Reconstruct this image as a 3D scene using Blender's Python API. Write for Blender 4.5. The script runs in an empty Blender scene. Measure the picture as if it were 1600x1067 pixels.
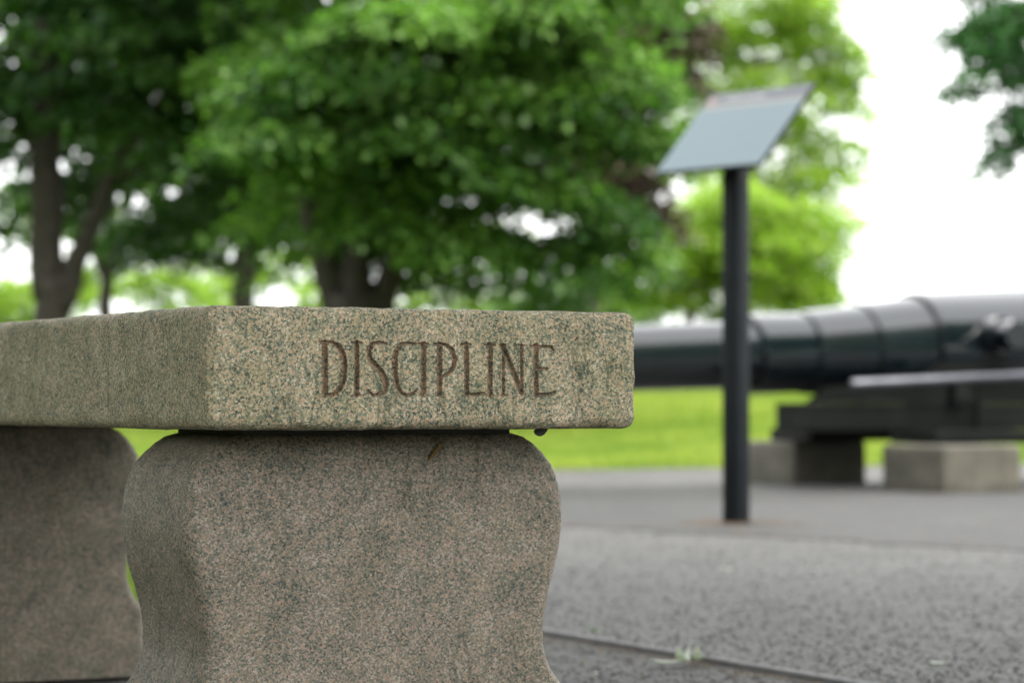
import bpy, bmesh, math, random
import numpy as np
from mathutils import Vector, Matrix, noise

random.seed(7)
scene = bpy.context.scene
col = scene.collection
R = math.radians

# ------------------------------------------------------------------ camera
cam_data = bpy.data.cameras.new('camera')
cam = bpy.data.objects.new('camera', cam_data)
col.objects.link(cam)
cam.location = (0.0, 0.0, 0.37)
cam.rotation_euler = (R(90 + 1.26), 0, 0)
cam_data.sensor_width = 36.0
cam_data.lens = 96.75
cam_data.clip_start = 0.05
cam_data.clip_end = 5000
cam_data.dof.use_dof = True
cam_data.dof.focus_distance = 2.50
cam_data.dof.aperture_fstop = 7.2
scene.camera = cam

# ------------------------------------------------------------------ sky, sun, exposure
SUN_EL, SUN_AZ = 55.0, 150.0          # azimuth clockwise from +Y (view direction): behind and to the right
world = bpy.data.worlds.new('World')
scene.world = world
world.use_nodes = True
wn, wl = world.node_tree.nodes, world.node_tree.links
wn.clear()
sky = wn.new('ShaderNodeTexSky'); sky.sky_type = 'NISHITA'; sky.sun_disc = False
sky.sun_elevation = R(SUN_EL); sky.sun_rotation = R(SUN_AZ)
sky.air_density = 1.0; sky.dust_density = 6.0; sky.ozone_density = 1.0
hs = wn.new('ShaderNodeHueSaturation'); hs.inputs['Saturation'].default_value = 0.18
mx = wn.new('ShaderNodeMix'); mx.data_type = 'RGBA'; mx.inputs[0].default_value = 0.75
mx.inputs[7].default_value = (7.9, 7.95, 8.0, 1)                     # even white overcast
bg = wn.new('ShaderNodeBackground'); bg.inputs['Strength'].default_value = 0.085
wo = wn.new('ShaderNodeOutputWorld')
wl.new(sky.outputs[0], hs.inputs['Color']); wl.new(hs.outputs[0], mx.inputs[6])
wl.new(mx.outputs[2], bg.inputs['Color']); wl.new(bg.outputs[0], wo.inputs['Surface'])

sun_d = bpy.data.lights.new('sun', 'SUN'); sun_d.energy = 1.0; sun_d.angle = R(36); sun_d.color = (1.0, 0.95, 0.86)
sun = bpy.data.objects.new('sun', sun_d); col.objects.link(sun)
az, el = R(SUN_AZ), R(SUN_EL)
to_sun = Vector((math.sin(az) * math.cos(el), math.cos(az) * math.cos(el), math.sin(el)))
sun.rotation_euler = to_sun.to_track_quat('Z', 'Y').to_euler()
sun.location = to_sun * 50

vs = scene.view_settings
vs.view_transform = 'Standard'; vs.look = 'None'; vs.exposure = 2.5; vs.gamma = 1.0; vs.use_curve_mapping = False
scene.cycles.max_bounces = 8
scene.cycles.transparent_max_bounces = 8

# ------------------------------------------------------------------ helpers
def link(o, parent=None):
    col.objects.link(o)
    if parent is not None:
        o.parent = parent
    return o

def tag(o, label=None, cat=None, group=None, kind=None):
    if label: o['label'] = label
    if cat: o['category'] = cat
    if group: o['group'] = group
    if kind: o['kind'] = kind
    return o

def empty(name, loc=(0, 0, 0), rz=0.0):
    o = bpy.data.objects.new(name, None)
    o.empty_display_size = 0.2
    o.location = loc; o.rotation_euler = (0, 0, rz)
    return link(o)

def obj_bm(name, bm, mat, parent=None, smooth=False):
    me = bpy.data.meshes.new(name)
    bm.to_mesh(me); bm.free()
    if smooth:
        me.polygons.foreach_set('use_smooth', [True] * len(me.polygons))
    me.materials.append(mat)
    return link(bpy.data.objects.new(name, me), parent)

def mesh_np(name, verts, faces, mat, parent=None, smooth=False, attr=None):
    """verts (n,3) float, faces (m,k) int, all faces with k corners."""
    verts = np.asarray(verts, dtype=np.float32); faces = np.asarray(faces, dtype=np.int32)
    me = bpy.data.meshes.new(name)
    m, k = faces.shape
    me.vertices.add(len(verts)); me.vertices.foreach_set('co', verts.ravel())
    me.loops.add(m * k); me.loops.foreach_set('vertex_index', faces.ravel())
    me.polygons.add(m)
    me.polygons.foreach_set('loop_start', np.arange(0, m * k, k, dtype=np.int32))
    me.polygons.foreach_set('loop_total', np.full(m, k, dtype=np.int32))
    if smooth:
        me.polygons.foreach_set('use_smooth', np.ones(m, dtype=bool))
    if attr is not None:
        a = me.attributes.new('tint', 'FLOAT', 'POINT')
        a.data.foreach_set('value', np.asarray(attr, dtype=np.float32))
    me.update(calc_edges=True)
    me.materials.append(mat)
    return link(bpy.data.objects.new(name, me), parent)

def box_bm(bm, x0, x1, y0, y1, z0, z1, bevel=0.0, seg=2):
    r = bmesh.ops.create_cube(bm, size=1.0)
    for v in r['verts']:
        v.co = Vector(((x0 + x1) / 2 + v.co.x * (x1 - x0), (y0 + y1) / 2 + v.co.y * (y1 - y0), (z0 + z1) / 2 + v.co.z * (z1 - z0)))
    if bevel > 0:
        es = list({e for v in r['verts'] for e in v.link_edges})
        bmesh.ops.bevel(bm, geom=es, offset=bevel, segments=seg, affect='EDGES', profile=0.5)
    return bm

def tube_geo(pts, rads, seg=10, cap=True, jitter=0.0, rnd=None):
    """swept tube through pts with radii; returns bmesh"""
    bm = bmesh.new()
    rings = []
    n = len(pts)
    up = Vector((0, 0, 1))
    prev_x = None
    for i in range(n):
        p = Vector(pts[i])
        d = (Vector(pts[min(i + 1, n - 1)]) - Vector(pts[max(i - 1, 0)])).normalized()
        if prev_x is None:
            ref = Vector((1, 0, 0)) if abs(d.x) < 0.8 else Vector((0, 1, 0))
            x = (ref - d * ref.dot(d)).normalized()
        else:
            x = (prev_x - d * prev_x.dot(d)).normalized()
        prev_x = x
        y = d.cross(x)
        ring = []
        for k in range(seg):
            a = 2 * math.pi * k / seg
            rr = rads[i] * (1 + (rnd.uniform(-jitter, jitter) if rnd else 0))
            ring.append(bm.verts.new(p + x * math.cos(a) * rr + y * math.sin(a) * rr))
        rings.append(ring)
    for i in range(n - 1):
        for k in range(seg):
            bm.faces.new((rings[i][k], rings[i][(k + 1) % seg], rings[i + 1][(k + 1) % seg], rings[i + 1][k]))
    if cap:
        bm.faces.new(list(reversed(rings[0]))); bm.faces.new(rings[-1])
    return bm

def lathe_bm(profile, axis_o, axis_d, seg=64):
    """profile list of (t, r) revolved about axis_o + t*axis_d"""
    return tube_geo_profile(profile, Vector(axis_o), Vector(axis_d).normalized(), seg)

def tube_geo_profile(profile, o, d, seg):
    bm = bmesh.new()
    ref = Vector((0, 0, 1))
    x = (ref - d * ref.dot(d)).normalized(); y = d.cross(x)
    rings = []
    for t, r in profile:
        if r < 1e-6:
            rings.append([bm.verts.new(o + d * t)])
        else:
            rings.append([bm.verts.new(o + d * t + x * math.cos(2 * math.pi * k / seg) * r + y * math.sin(2 * math.pi * k / seg) * r) for k in range(seg)])
    for a, b in zip(rings, rings[1:]):
        for k in range(seg):
            k2 = (k + 1) % seg
            if len(a) == 1:
                bm.faces.new((a[0], b[k2], b[k]))
            elif len(b) == 1:
                bm.faces.new((a[k], a[k2], b[0]))
            else:
                bm.faces.new((a[k], a[k2], b[k2], b[k]))
    bmesh.ops.recalc_face_normals(bm, faces=bm.faces)
    return bm

def auto_smooth(o, deg=35):
    me = o.data
    bm = bmesh.new(); bm.from_mesh(me)
    for f in bm.faces: f.smooth = True
    for e in bm.edges:
        if len(e.link_faces) == 2 and e.calc_face_angle(0) > R(deg):
            e.smooth = False
    bm.to_mesh(me); bm.free()
    return o

# ------------------------------------------------------------------ materials
def new_mat(name):
    m = bpy.data.materials.new(name); m.use_nodes = True
    nt = m.node_tree; nt.nodes.clear()
    out = nt.nodes.new('ShaderNodeOutputMaterial')
    b = nt.nodes.new('ShaderNodeBsdfPrincipled')
    nt.links.new(b.outputs[0], out.inputs['Surface'])
    return m, nt, b, out

def N(nt, typ, **kw):
    n = nt.nodes.new(typ)
    for k, v in kw.items():
        if hasattr(n, k) and not k[0].isupper():
            setattr(n, k, v)
        else:
            n.inputs[k].default_value = v
    return n

def ramp(nt, stops, interp='LINEAR'):
    r = nt.nodes.new('ShaderNodeValToRGB')
    r.color_ramp.interpolation = interp
    els = r.color_ramp.elements
    while len(els) < len(stops): els.new(0.5)
    for e, (p, c) in zip(els, stops):
        e.position = p; e.color = (*c, 1) if len(c) == 3 else c
    return r

def mixc(nt, fac, a, b, blend='MIX'):
    n = nt.nodes.new('ShaderNodeMix'); n.data_type = 'RGBA'; n.blend_type = blend
    for idx, v in ((0, fac), (6, a), (7, b)):
        if hasattr(v, 'default_value') or hasattr(v, 'is_output'):
            nt.links.new(v, n.inputs[idx])
        elif isinstance(v, (int, float)):
            n.inputs[idx].default_value = v
        else:
            n.inputs[idx].default_value = (*v, 1)
    return n.outputs[2]

def objcoord(nt, scale=(1, 1, 1), rot=(0, 0, 0)):
    tc = nt.nodes.new('ShaderNodeTexCoord')
    mp = nt.nodes.new('ShaderNodeMapping')
    mp.inputs['Scale'].default_value = scale; mp.inputs['Rotation'].default_value = rot
    nt.links.new(tc.outputs['Object'], mp.inputs['Vector'])
    return mp.outputs[0]

def granite(name, cols, stain_col, stain_amt, vein=0.6, gain=1.0, grain=600.0, rough=0.8, bump=0.5, glint=0.0):
    m, nt, b, out = new_mat(name)
    L = nt.links
    co = objcoord(nt)
    # grain cells, warped so they are not polygons
    nz = N(nt, 'ShaderNodeTexNoise', Scale=grain * 1.3, Detail=3.0); L.new(co, nz.inputs['Vector'])
    w = nt.nodes.new('ShaderNodeVectorMath'); w.operation = 'MULTIPLY_ADD'
    w.inputs[1].default_value = (0.0035,) * 3
    L.new(nz.outputs['Color'], w.inputs[0]); L.new(co, w.inputs[2])
    vo = N(nt, 'ShaderNodeTexVoronoi', Scale=grain); L.new(w.outputs[0], vo.inputs['Vector'])
    sp = nt.nodes.new('ShaderNodeSeparateColor'); L.new(vo.outputs['Color'], sp.inputs[0])
    # patchiness shifts which mineral dominates
    pn = N(nt, 'ShaderNodeTexNoise', Scale=26.0, Detail=5.0, Roughness=0.65); L.new(co, pn.inputs['Vector'])
    ad = nt.nodes.new('ShaderNodeMath'); ad.operation = 'MULTIPLY_ADD'
    L.new(pn.outputs['Fac'], ad.inputs[0]); ad.inputs[1].default_value = 0.9
    sub = nt.nodes.new('ShaderNodeMath'); sub.operation = 'SUBTRACT'; L.new(sp.outputs[0], sub.inputs[0]); sub.inputs[1].default_value = 0.45
    L.new(sub.outputs[0], ad.inputs[2])
    rp = ramp(nt, cols, 'LINEAR'); L.new(ad.outputs[0], rp.inputs[0])
    # finer speckle
    vo2 = N(nt, 'ShaderNodeTexVoronoi', Scale=grain * 2.3); L.new(w.outputs[0], vo2.inputs['Vector'])
    sp2 = nt.nodes.new('ShaderNodeSeparateColor'); L.new(vo2.outputs['Color'], sp2.inputs[0])
    rp2 = ramp(nt, [(0.0, (0.55, 0.57, 0.56)), (0.25, (0.88, 0.88, 0.88)), (0.8, (1.08, 1.08, 1.08)), (1.0, (1.35, 1.3, 1.22))]); L.new(sp2.outputs[1], rp2.inputs[0])
    c = mixc(nt, 0.8, rp.outputs[0], rp2.outputs[0], 'MULTIPLY')
    # algae / weather stain
    sn = N(nt, 'ShaderNodeTexNoise', Scale=9.0, Detail=6.0, Roughness=0.7); L.new(co, sn.inputs['Vector'])
    sr = ramp(nt, [(0.42, (0, 0, 0)), (0.68, (1, 1, 1))]); L.new(sn.outputs['Fac'], sr.inputs[0])
    sm = nt.nodes.new('ShaderNodeMath'); sm.operation = 'MULTIPLY'; L.new(sr.outputs[0], sm.inputs[0]); sm.inputs[1].default_value = stain_amt
    c = mixc(nt, sm.outputs[0], c, stain_col, 'MULTIPLY')
    # dark slanting veins
    cv = objcoord(nt, (9.0, 9.0, 2.6), (0, R(34), 0))
    vn = N(nt, 'ShaderNodeTexNoise', Scale=2.2, Detail=5.0, Roughness=0.6, Distortion=0.4); L.new(cv, vn.inputs['Vector'])
    vr = ramp(nt, [(0.475, (0, 0, 0)), (0.497, (1, 1, 1)), (0.503, (1, 1, 1)), (0.525, (0, 0, 0))]); L.new(vn.outputs['Fac'], vr.inputs[0])
    mk = N(nt, 'ShaderNodeTexNoise', Scale=7.0, Detail=2.0); L.new(co, mk.inputs['Vector'])
    mr = ramp(nt, [(0.5, (0, 0, 0)), (0.62, (1, 1, 1))]); L.new(mk.outputs['Fac'], mr.inputs[0])
    mm = nt.nodes.new('ShaderNodeMath'); mm.operation = 'MULTIPLY'; L.new(vr.outputs[0], mm.inputs[0]); L.new(mr.outputs[0], mm.inputs[1])
    mm2 = nt.nodes.new('ShaderNodeMath'); mm2.operation = 'MULTIPLY'; L.new(mm.outputs[0], mm2.inputs[0]); mm2.inputs[1].default_value = vein
    c = mixc(nt, mm2.outputs[0], c, (0.36, 0.42, 0.38), 'MULTIPLY')
    if glint > 0:  # mica sparkle painted into the base colour as pale specks
        gv = N(nt, 'ShaderNodeTexVoronoi', Scale=28.0); L.new(co, gv.inputs['Vector'])
        gr = ramp(nt, [(0.0, (1, 1, 1)), (0.055, (1, 1, 1)), (0.075, (0, 0, 0))]); L.new(gv.outputs['Distance'], gr.inputs[0])
        gs = nt.nodes.new('ShaderNodeSeparateColor'); L.new(gv.outputs['Color'], gs.inputs[0])
        gt = nt.nodes.new('ShaderNodeMath'); gt.operation = 'GREATER_THAN'; L.new(gs.outputs[2], gt.inputs[0]); gt.inputs[1].default_value = 1 - glint
        gm = nt.nodes.new('ShaderNodeMath'); gm.operation = 'MULTIPLY'; L.new(gr.outputs[0], gm.inputs[0]); L.new(gt.outputs[0], gm.inputs[1])
        c = mixc(nt, gm.outputs[0], c, (0.75, 0.78, 0.8))
    c = mixc(nt, 1.0, c, (gain, gain, gain), 'MULTIPLY')
    L.new(c, b.inputs['Base Color'])
    b.inputs['Roughness'].default_value = rough
    bn = N(nt, 'ShaderNodeTexNoise', Scale=260.0, Detail=4.0, Roughness=0.65); L.new(co, bn.inputs['Vector'])
    bu = N(nt, 'ShaderNodeBump', Strength=bump, Distance=0.0022); L.new(bn.outputs['Fac'], bu.inputs['Height'])
    L.new(bu.outputs[0], b.inputs['Normal'])
    return m

SLAB_COLS = [(0.0, (0.055, 0.075, 0.058)), (0.2, (0.135, 0.16, 0.118)), (0.42, (0.25, 0.25, 0.175)), (0.6, (0.34, 0.295, 0.20)), (0.8, (0.49, 0.33, 0.215)), (1.0, (0.54, 0.49, 0.38))]
LEG_COLS = [(0.0, (0.05, 0.062, 0.05)), (0.22, (0.12, 0.13, 0.106)), (0.45, (0.20, 0.188, 0.148)), (0.65, (0.26, 0.21, 0.16)), (0.82, (0.36, 0.245, 0.18)), (1.0, (0.39, 0.35, 0.30))]
M = {}
M['slab'] = granite('weathered_granite', SLAB_COLS, (0.68, 0.74, 0.56), 0.7, vein=0.75, bump=0.5, gain=1.13)
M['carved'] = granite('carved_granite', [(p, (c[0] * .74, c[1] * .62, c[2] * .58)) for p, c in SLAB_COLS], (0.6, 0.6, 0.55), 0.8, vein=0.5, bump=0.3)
M['leg'] = granite('sawn_granite', LEG_COLS, (0.72, 0.74, 0.66), 0.7, vein=0.7, grain=640.0, bump=0.3, rough=0.7, glint=0.14)

def simple(name, color, rough=0.6, metallic=0.0, var=0.25, scale=12.0, bump=0.0, bscale=80.0, spec=0.5, coat=0.0):
    m, nt, b, out = new_mat(name)
    co = objcoord(nt)
    nz = N(nt, 'ShaderNodeTexNoise', Scale=scale, Detail=6.0, Roughness=0.65); nt.links.new(co, nz.inputs['Vector'])
    lo = tuple(c * (1 - var) for c in color); hi = tuple(min(1, c * (1 + var)) for c in color)
    rp = ramp(nt, [(0.3, lo), (0.7, hi)]); nt.links.new(nz.outputs['Fac'], rp.inputs[0])
    nt.links.new(rp.outputs[0], b.inputs['Base Color'])
    b.inputs['Roughness'].default_value = rough; b.inputs['Metallic'].default_value = metallic
    b.inputs['Specular IOR Level'].default_value = spec
    b.inputs['Coat Weight'].default_value = coat; b.inputs['Coat Roughness'].default_value = 0.12
    if bump:
        bn = N(nt, 'ShaderNodeTexNoise', Scale=bscale, Detail=4.0); nt.links.new(co, bn.inputs['Vector'])
        bu = N(nt, 'ShaderNodeBump', Strength=bump, Distance=0.01); nt.links.new(bn.outputs['Fac'], bu.inputs['Height'])
        nt.links.new(bu.outputs[0], b.inputs['Normal'])
    return m

M['mortar'] = simple('dark_mortar', (0.035, 0.035, 0.032), 0.9)
M['black_paint'] = simple('black_gun_paint', (0.002, 0.005, 0.0068), 0.17, var=0.35, scale=5.0, bump=0.05, bscale=9.0, spec=0.5, coat=0.5)
M['black_iron'] = simple('black_carriage_paint', (0.005, 0.006, 0.0055), 0.5, var=0.4, scale=7.0, bump=0.1, bscale=30, spec=0.12)
M['pole_paint'] = simple('black_post_paint', (0.006, 0.0085, 0.011), 0.45, var=0.3, scale=9.0, spec=0.16)
M['block'] = simple('rough_granite_block', (0.075, 0.07, 0.054), 0.85, var=0.35, scale=9.0, bump=0.4, bscale=60)
M['bar'] = simple('worn_grey_bar', (0.075, 0.078, 0.092), 0.35, metallic=0.6, var=0.3, scale=10)
M['steel'] = simple('weathered_steel', (0.16, 0.155, 0.16), 0.5, metallic=0.3, var=0.35, scale=20)
M['lump'] = simple('grey_silk', (0.085, 0.085, 0.085), 0.8, var=0.3, scale=300)
M['seed'] = simple('dry_brown_husk', (0.20, 0.12, 0.035), 0.7, var=0.4, scale=200)
M['marker'] = simple('pale_stone', (0.4, 0.4, 0.39), 0.8, var=0.1)

def asphalt(name, base, var, agg, spots=0.35):
    m, nt, b, out = new_mat(name); L = nt.links
    co = objcoord(nt)
    v = N(nt, 'ShaderNodeTexVoronoi', Scale=agg); L.new(co, v.inputs['Vector'])
    s = nt.nodes.new('ShaderNodeSeparateColor'); L.new(v.outputs['Color'], s.inputs[0])
    r1 = ramp(nt, [(0.0, tuple(c * (1 - spots) for c in base)), (0.7, base), (1.0, tuple(c * (1 + 2.0 * spots) for c in base))]); L.new(s.outputs[0], r1.inputs[0])
    n = N(nt, 'ShaderNodeTexNoise', Scale=3.2, Detail=8.0, Roughness=0.72); L.new(co, n.inputs['Vector'])
    r2 = ramp(nt, [(0.3, (1 - var,) * 3), (0.7, (1 + var,) * 3)]); L.new(n.outputs['Fac'], r2.inputs[0])
    c = mixc(nt, 1.0, r1.outputs[0], r2.outputs[0], 'MULTIPLY')
    n3 = N(nt, 'ShaderNodeTexNoise', Scale=30.0, Detail=6.0, Roughness=0.85); L.new(co, n3.inputs['Vector'])
    r3 = ramp(nt, [(0.3, (0.4, 0.4, 0.4)), (0.7, (1.6, 1.58, 1.54))]); L.new(n3.outputs['Fac'], r3.inputs[0])
    c = mixc(nt, 1.0, c, r3.outputs[0], 'MULTIPLY')
    # pale grit pressed into the surface
    gv_ = N(nt, 'ShaderNodeTexVoronoi', Scale=42.0); L.new(co, gv_.inputs['Vector'])
    gs_ = nt.nodes.new('ShaderNodeSeparateColor'); L.new(gv_.outputs['Color'], gs_.inputs[0])
    ga = nt.nodes.new('ShaderNodeMath'); ga.operation = 'LESS_THAN'; L.new(gv_.outputs['Distance'], ga.inputs[0]); ga.inputs[1].default_value = 0.17
    gb = nt.nodes.new('ShaderNodeMath'); gb.operation = 'GREATER_THAN'; L.new(gs_.outputs[0], gb.inputs[0]); gb.inputs[1].default_value = 0.72
    gc = nt.nodes.new('ShaderNodeMath'); gc.operation = 'MULTIPLY'; L.new(ga.outputs[0], gc.inputs[0]); L.new(gb.outputs[0], gc.inputs[1])
    gd = mixc(nt, gs_.outputs[1], (0.10, 0.09, 0.07), (0.24, 0.235, 0.22))
    c = mixc(nt, gc.outputs[0], c, gd)
    L.new(c, b.inputs['Base Color']); b.inputs['Roughness'].default_value = 0.72
    bn = N(nt, 'ShaderNodeTexNoise', Scale=agg * 0.8, Detail=3.0); L.new(co, bn.inputs['Vector'])
    bu = N(nt, 'ShaderNodeBump', Strength=0.6, Distance=0.006); L.new(bn.outputs['Fac'], bu.inputs['Height'])
    L.new(bu.outputs[0], b.inputs['Normal'])
    return m

M['path'] = asphalt('worn_light_asphalt', (0.060, 0.0595, 0.0575), 0.4, 150.0)
M['apron'] = asphalt('dark_asphalt', (0.029, 0.029, 0.028), 0.45, 120.0)
M['pad'] = asphalt('dark_pad_asphalt', (0.036, 0.0355, 0.033), 0.25, 130.0)
M['soil_grass'] = simple('turf', (0.10, 0.15, 0.014), 0.9, var=0.3, scale=3.0, bump=0.5, bscale=40)

def leaf_mat(name, dark, light, trans=0.35, rough=0.5):
    m, nt, b, out = new_mat(name); L = nt.links
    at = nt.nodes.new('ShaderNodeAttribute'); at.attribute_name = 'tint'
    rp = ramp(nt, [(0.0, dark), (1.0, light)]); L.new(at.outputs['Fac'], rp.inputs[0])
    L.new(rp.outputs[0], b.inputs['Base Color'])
    b.inputs['Roughness'].default_value = rough
    b.inputs['Specular IOR Level'].default_value = 0.35
    tr = nt.nodes.new('ShaderNodeBsdfTranslucent')
    tc = mixc(nt, 1.0, rp.outputs[0], (1.1, 1.4, 0.6), 'MULTIPLY'); L.new(tc, tr.inputs['Color'])
    ms = nt.nodes.new('ShaderNodeMixShader'); ms.inputs[0].default_value = trans
    L.new(b.outputs[0], ms.inputs[1]); L.new(tr.outputs[0], ms.inputs[2]); L.new(ms.outputs[0], out.inputs['Surface'])
    return m

M['leaf_dark'] = leaf_mat('deep_green_leaf', (0.009, 0.036, 0.007), (0.06, 0.135, 0.022), 0.42)
M['leaf_mid'] = leaf_mat('mid_green_leaf', (0.018, 0.062, 0.012), (0.175, 0.315, 0.062), 0.46)
M['leaf_yellow'] = leaf_mat('yellow_green_leaf', (0.17, 0.255, 0.032), (0.34, 0.44, 0.085), 0.62)
M['leaf_copper'] = leaf_mat('copper_leaf', (0.03, 0.02, 0.016), (0.09, 0.055, 0.04), 0.2)
M['leaf_blue'] = leaf_mat('blue_green_leaf', (0.025, 0.085, 0.03), (0.07, 0.17, 0.05), 0.38)
M['grass'] = leaf_mat('grass_blade', (0.125, 0.205, 0.022), (0.30, 0.345, 0.06), 0.4, 0.6)
M['bark'] = simple('dark_bark', (0.028, 0.023, 0.018), 0.9, var=0.5, scale=14, bump=0.8, bscale=25)
M['bark_pale'] = simple('grey_brown_bark', (0.11, 0.095, 0.07), 0.9, var=0.5, scale=14, bump=0.8, bscale=25)
M['litter'] = leaf_mat('dry_litter', (0.07, 0.038, 0.016), (0.18, 0.11, 0.05), 0.1, 0.8)
M['leaf_pale'] = leaf_mat('pale_leaf_underside', (0.62, 0.66, 0.58), (0.62, 0.66, 0.58), 0.06, 0.6)
M['leaf_fresh'] = leaf_mat('fresh_leaf', (0.14, 0.24, 0.05), (0.22, 0.33, 0.09), 0.3, 0.6)

# ------------------------------------------------------------------ layout axes: the bench, gun and plaza share one grid
UX, UY = 0.8824, 0.4706            # along the bench's end face and along the gun barrel
VX, VY = -0.4706, 0.8824           # along the bench, away from the viewer
ANG = math.atan2(UY, UX)

# ------------------------------------------------------------------ ground
def ground_h(x, y):
    t = np.clip((y - 16.0) / 24.0, 0, 1)
    rise = 1.05 * (t * t * (3 - 2 * t) * 0.35 + t * 0.65)
    d = np.clip((y - 44.0) / 60.0, 0, 1)
    return rise - 9.0 * d * d * (3 - 2 * d)

ys = np.concatenate([np.arange(-40, 12, 4), np.arange(12, 60, 1.0), np.arange(60, 140, 8), np.array([160, 220, 320, 500, 900, 1600, 2600])])
xs = np.concatenate([np.array([-2600, -900, -300, -120]), np.arange(-60, 61, 3), np.array([120, 300, 900, 2600])])
gx, gy = np.meshgrid(xs, ys)
gz = ground_h(gx, gy) - 0.012
vv = np.stack([gx.ravel(), gy.ravel(), gz.ravel()], 1)
nx, ny = len(xs), len(ys)
ii, jj = np.meshgrid(np.arange(nx - 1), np.arange(ny - 1))
a = (jj * nx + ii).ravel()
lawn = mesh_np('lawn', vv, np.stack([a, a + 1, a + nx + 1, a + nx], 1), M['soil_grass'], smooth=True)
tag(lawn, 'bright green lawn rising gently behind the plaza', 'lawn', kind='structure')

def sheet(name, poly, z, mat, label):
    bm = bmesh.new()
    top = [bm.verts.new((x, y, z)) for x, y in poly]
    bot = [bm.verts.new((x, y, z - 0.05)) for x, y in poly]
    f = bm.faces.new(top)
    if f.normal.z < 0: f.normal_flip()
    n = len(poly)
    for i in range(n):
        bm.faces.new((top[i], bot[i], bot[(i + 1) % n], top[(i + 1) % n]))
    bmesh.ops.recalc_face_normals(bm, faces=bm.faces)
    o = obj_bm(name, bm, mat)
    return tag(o, label, 'pavement', kind='structure')

def uline(p, t): return (p[0] + UX * t, p[1] + UY * t)
EDG = (0.0586, 4.42); ED = (-0.4353, 0.9003)       # metal edging line and its direction (away from the viewer)
def eline(t, off=0.0): return (EDG[0] + ED[0] * t - ED[1] * off, EDG[1] + ED[1] * t + ED[0] * off)   # off > 0: left of the edging
B = (0.32, 15.15)                                    # front edge of the back lawn
sheet('path', [eline(-14), eline(14.5), (-9.0, 17.0), uline(B, -8), uline(B, 0), uline(B, 14), (16, 2), (16, -10)], 0.0, M['path'], 'worn light grey asphalt path')
# darker apron on which the sign post and the gun stand
WX, WY = 0.638, -0.770
ap0 = (0.17, 8.16)
bk = (0.25, 11.9)
def wobble(p, q, n, amp, seed):
    rnd = random.Random(seed); res = []
    for i in range(n):
        t = i / n
        res.append((p[0] + (q[0] - p[0]) * t + rnd.uniform(-amp, amp), p[1] + (q[1] - p[1]) * t + rnd.uniform(-amp, amp)))
    return res
p1 = (ap0[0] - WX * 2.2, ap0[1] - WY * 2.2); p2 = (ap0[0] + WX * 9, ap0[1] + WY * 9)
p3 = uline(bk, 9); p4 = uline(bk, -1.8)
sheet('gun_apron', wobble(p1, p2, 90, 0.05, 1) + wobble(p2, p3, 6, 0.02, 2) + wobble(p3, p4, 70, 0.06, 3) + wobble(p4, p1, 8, 0.02, 4), 0.0025, M['apron'], 'darker asphalt apron under the gun and sign post')
# pad on which the bench stands, left of the edging
sheet('bench_pad', [eline(-14, 0.006), eline(0.95, 0.006), eline(1.15, 1.6), eline(-14, 4.0)], -0.004, M['pad'], 'dark asphalt pad under the granite bench')

bm = bmesh.new()
prof = [(-0.004, -0.04), (-0.004, 0.004), (-0.002, 0.0065), (0.002, 0.0065), (0.004, 0.004), (0.004, -0.04)]
rings = []
rnd = random.Random(4)
for k in range(61):
    t = -6 + 17 * k / 60
    j = rnd.uniform(-0.0015, 0.0015)
    rings.append([bm.verts.new((*eline(t, o + j), z)) for o, z in prof])
for r0, r1 in zip(rings, rings[1:]):
    for k in range(len(prof) - 1):
        bm.faces.new((r0[k], r0[k + 1], r1[k + 1], r1[k]))
bmesh.ops.recalc_face_normals(bm, faces=bm.faces)
edging = obj_bm('edging_strip', bm, M['steel'])
tag(edging, 'thin grey metal edging strip in the asphalt beside the bench', 'edging')

# grass blades (uncountable)
def blades(name, pts, h0, h1, w, seed, label):
    rng = np.random.default_rng(seed)
    n = len(pts)
    h = rng.uniform(h0, h1, n); ang = rng.uniform(0, 2 * np.pi, n)
    lean = rng.normal(0, 0.35, (n, 2)) * h[:, None]
    dx, dy = np.cos(ang) * w / 2, np.sin(ang) * w / 2
    base = np.column_stack([pts, ground_h(pts[:, 0], pts[:, 1]) - 0.014])
    v = np.empty((n, 3, 3))
    v[:, 0] = base + np.column_stack([dx, dy, 0 * dx]); v[:, 1] = base - np.column_stack([dx, dy, 0 * dx])
    v[:, 2] = base + np.column_stack([lean[:, 0], lean[:, 1], h])
    f = np.arange(n * 3).reshape(n, 3)
    patch = 0.5 + 0.3 * np.sin(pts[:, 0] * 2.1 + 1 + np.sin(pts[:, 1] * 1.3)) * np.cos(pts[:, 1] * 0.9) + 0.25 * np.sin(pts[:, 0] * 7.3 + 2 * np.sin(pts[:, 1] * 3.1)) + rng.normal(0, 0.25, n)
    o = mesh_np(name, v.reshape(-1, 3), f, M['grass'], attr=np.repeat(np.clip(patch, 0, 1), 3))
    return tag(o, label, 'grass', kind='stuff')

rng = np.random.default_rng(11)
n = 260000
Y = 15.0 + 25 * rng.random(n) ** 1.4; X = rng.uniform(-1, 1, n) * (0.24 * Y + 0.3)
keep = ((X - B[0]) * -UY + (Y - B[1]) * UX) > 0.10 * rng.standard_normal(n) - 0.05
blades('lawn_grass', np.column_stack([X, Y])[keep], 0.04, 0.085, 0.012, 5, 'bright mown grass of the lawn behind the gun')
n = 40000
t = 1.02 + 9.0 * rng.random(n) ** 1.3; off = 0.03 + 2.2 * rng.random(n)
pb = np.column_stack([EDG[0] + ED[0] * t - ED[1] * off, EDG[1] + ED[1] * t + ED[0] * off])
blades('bed_grass', pb, 0.03, 0.08, 0.009, 6, 'green grass growing behind the far end of the bench')

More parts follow.
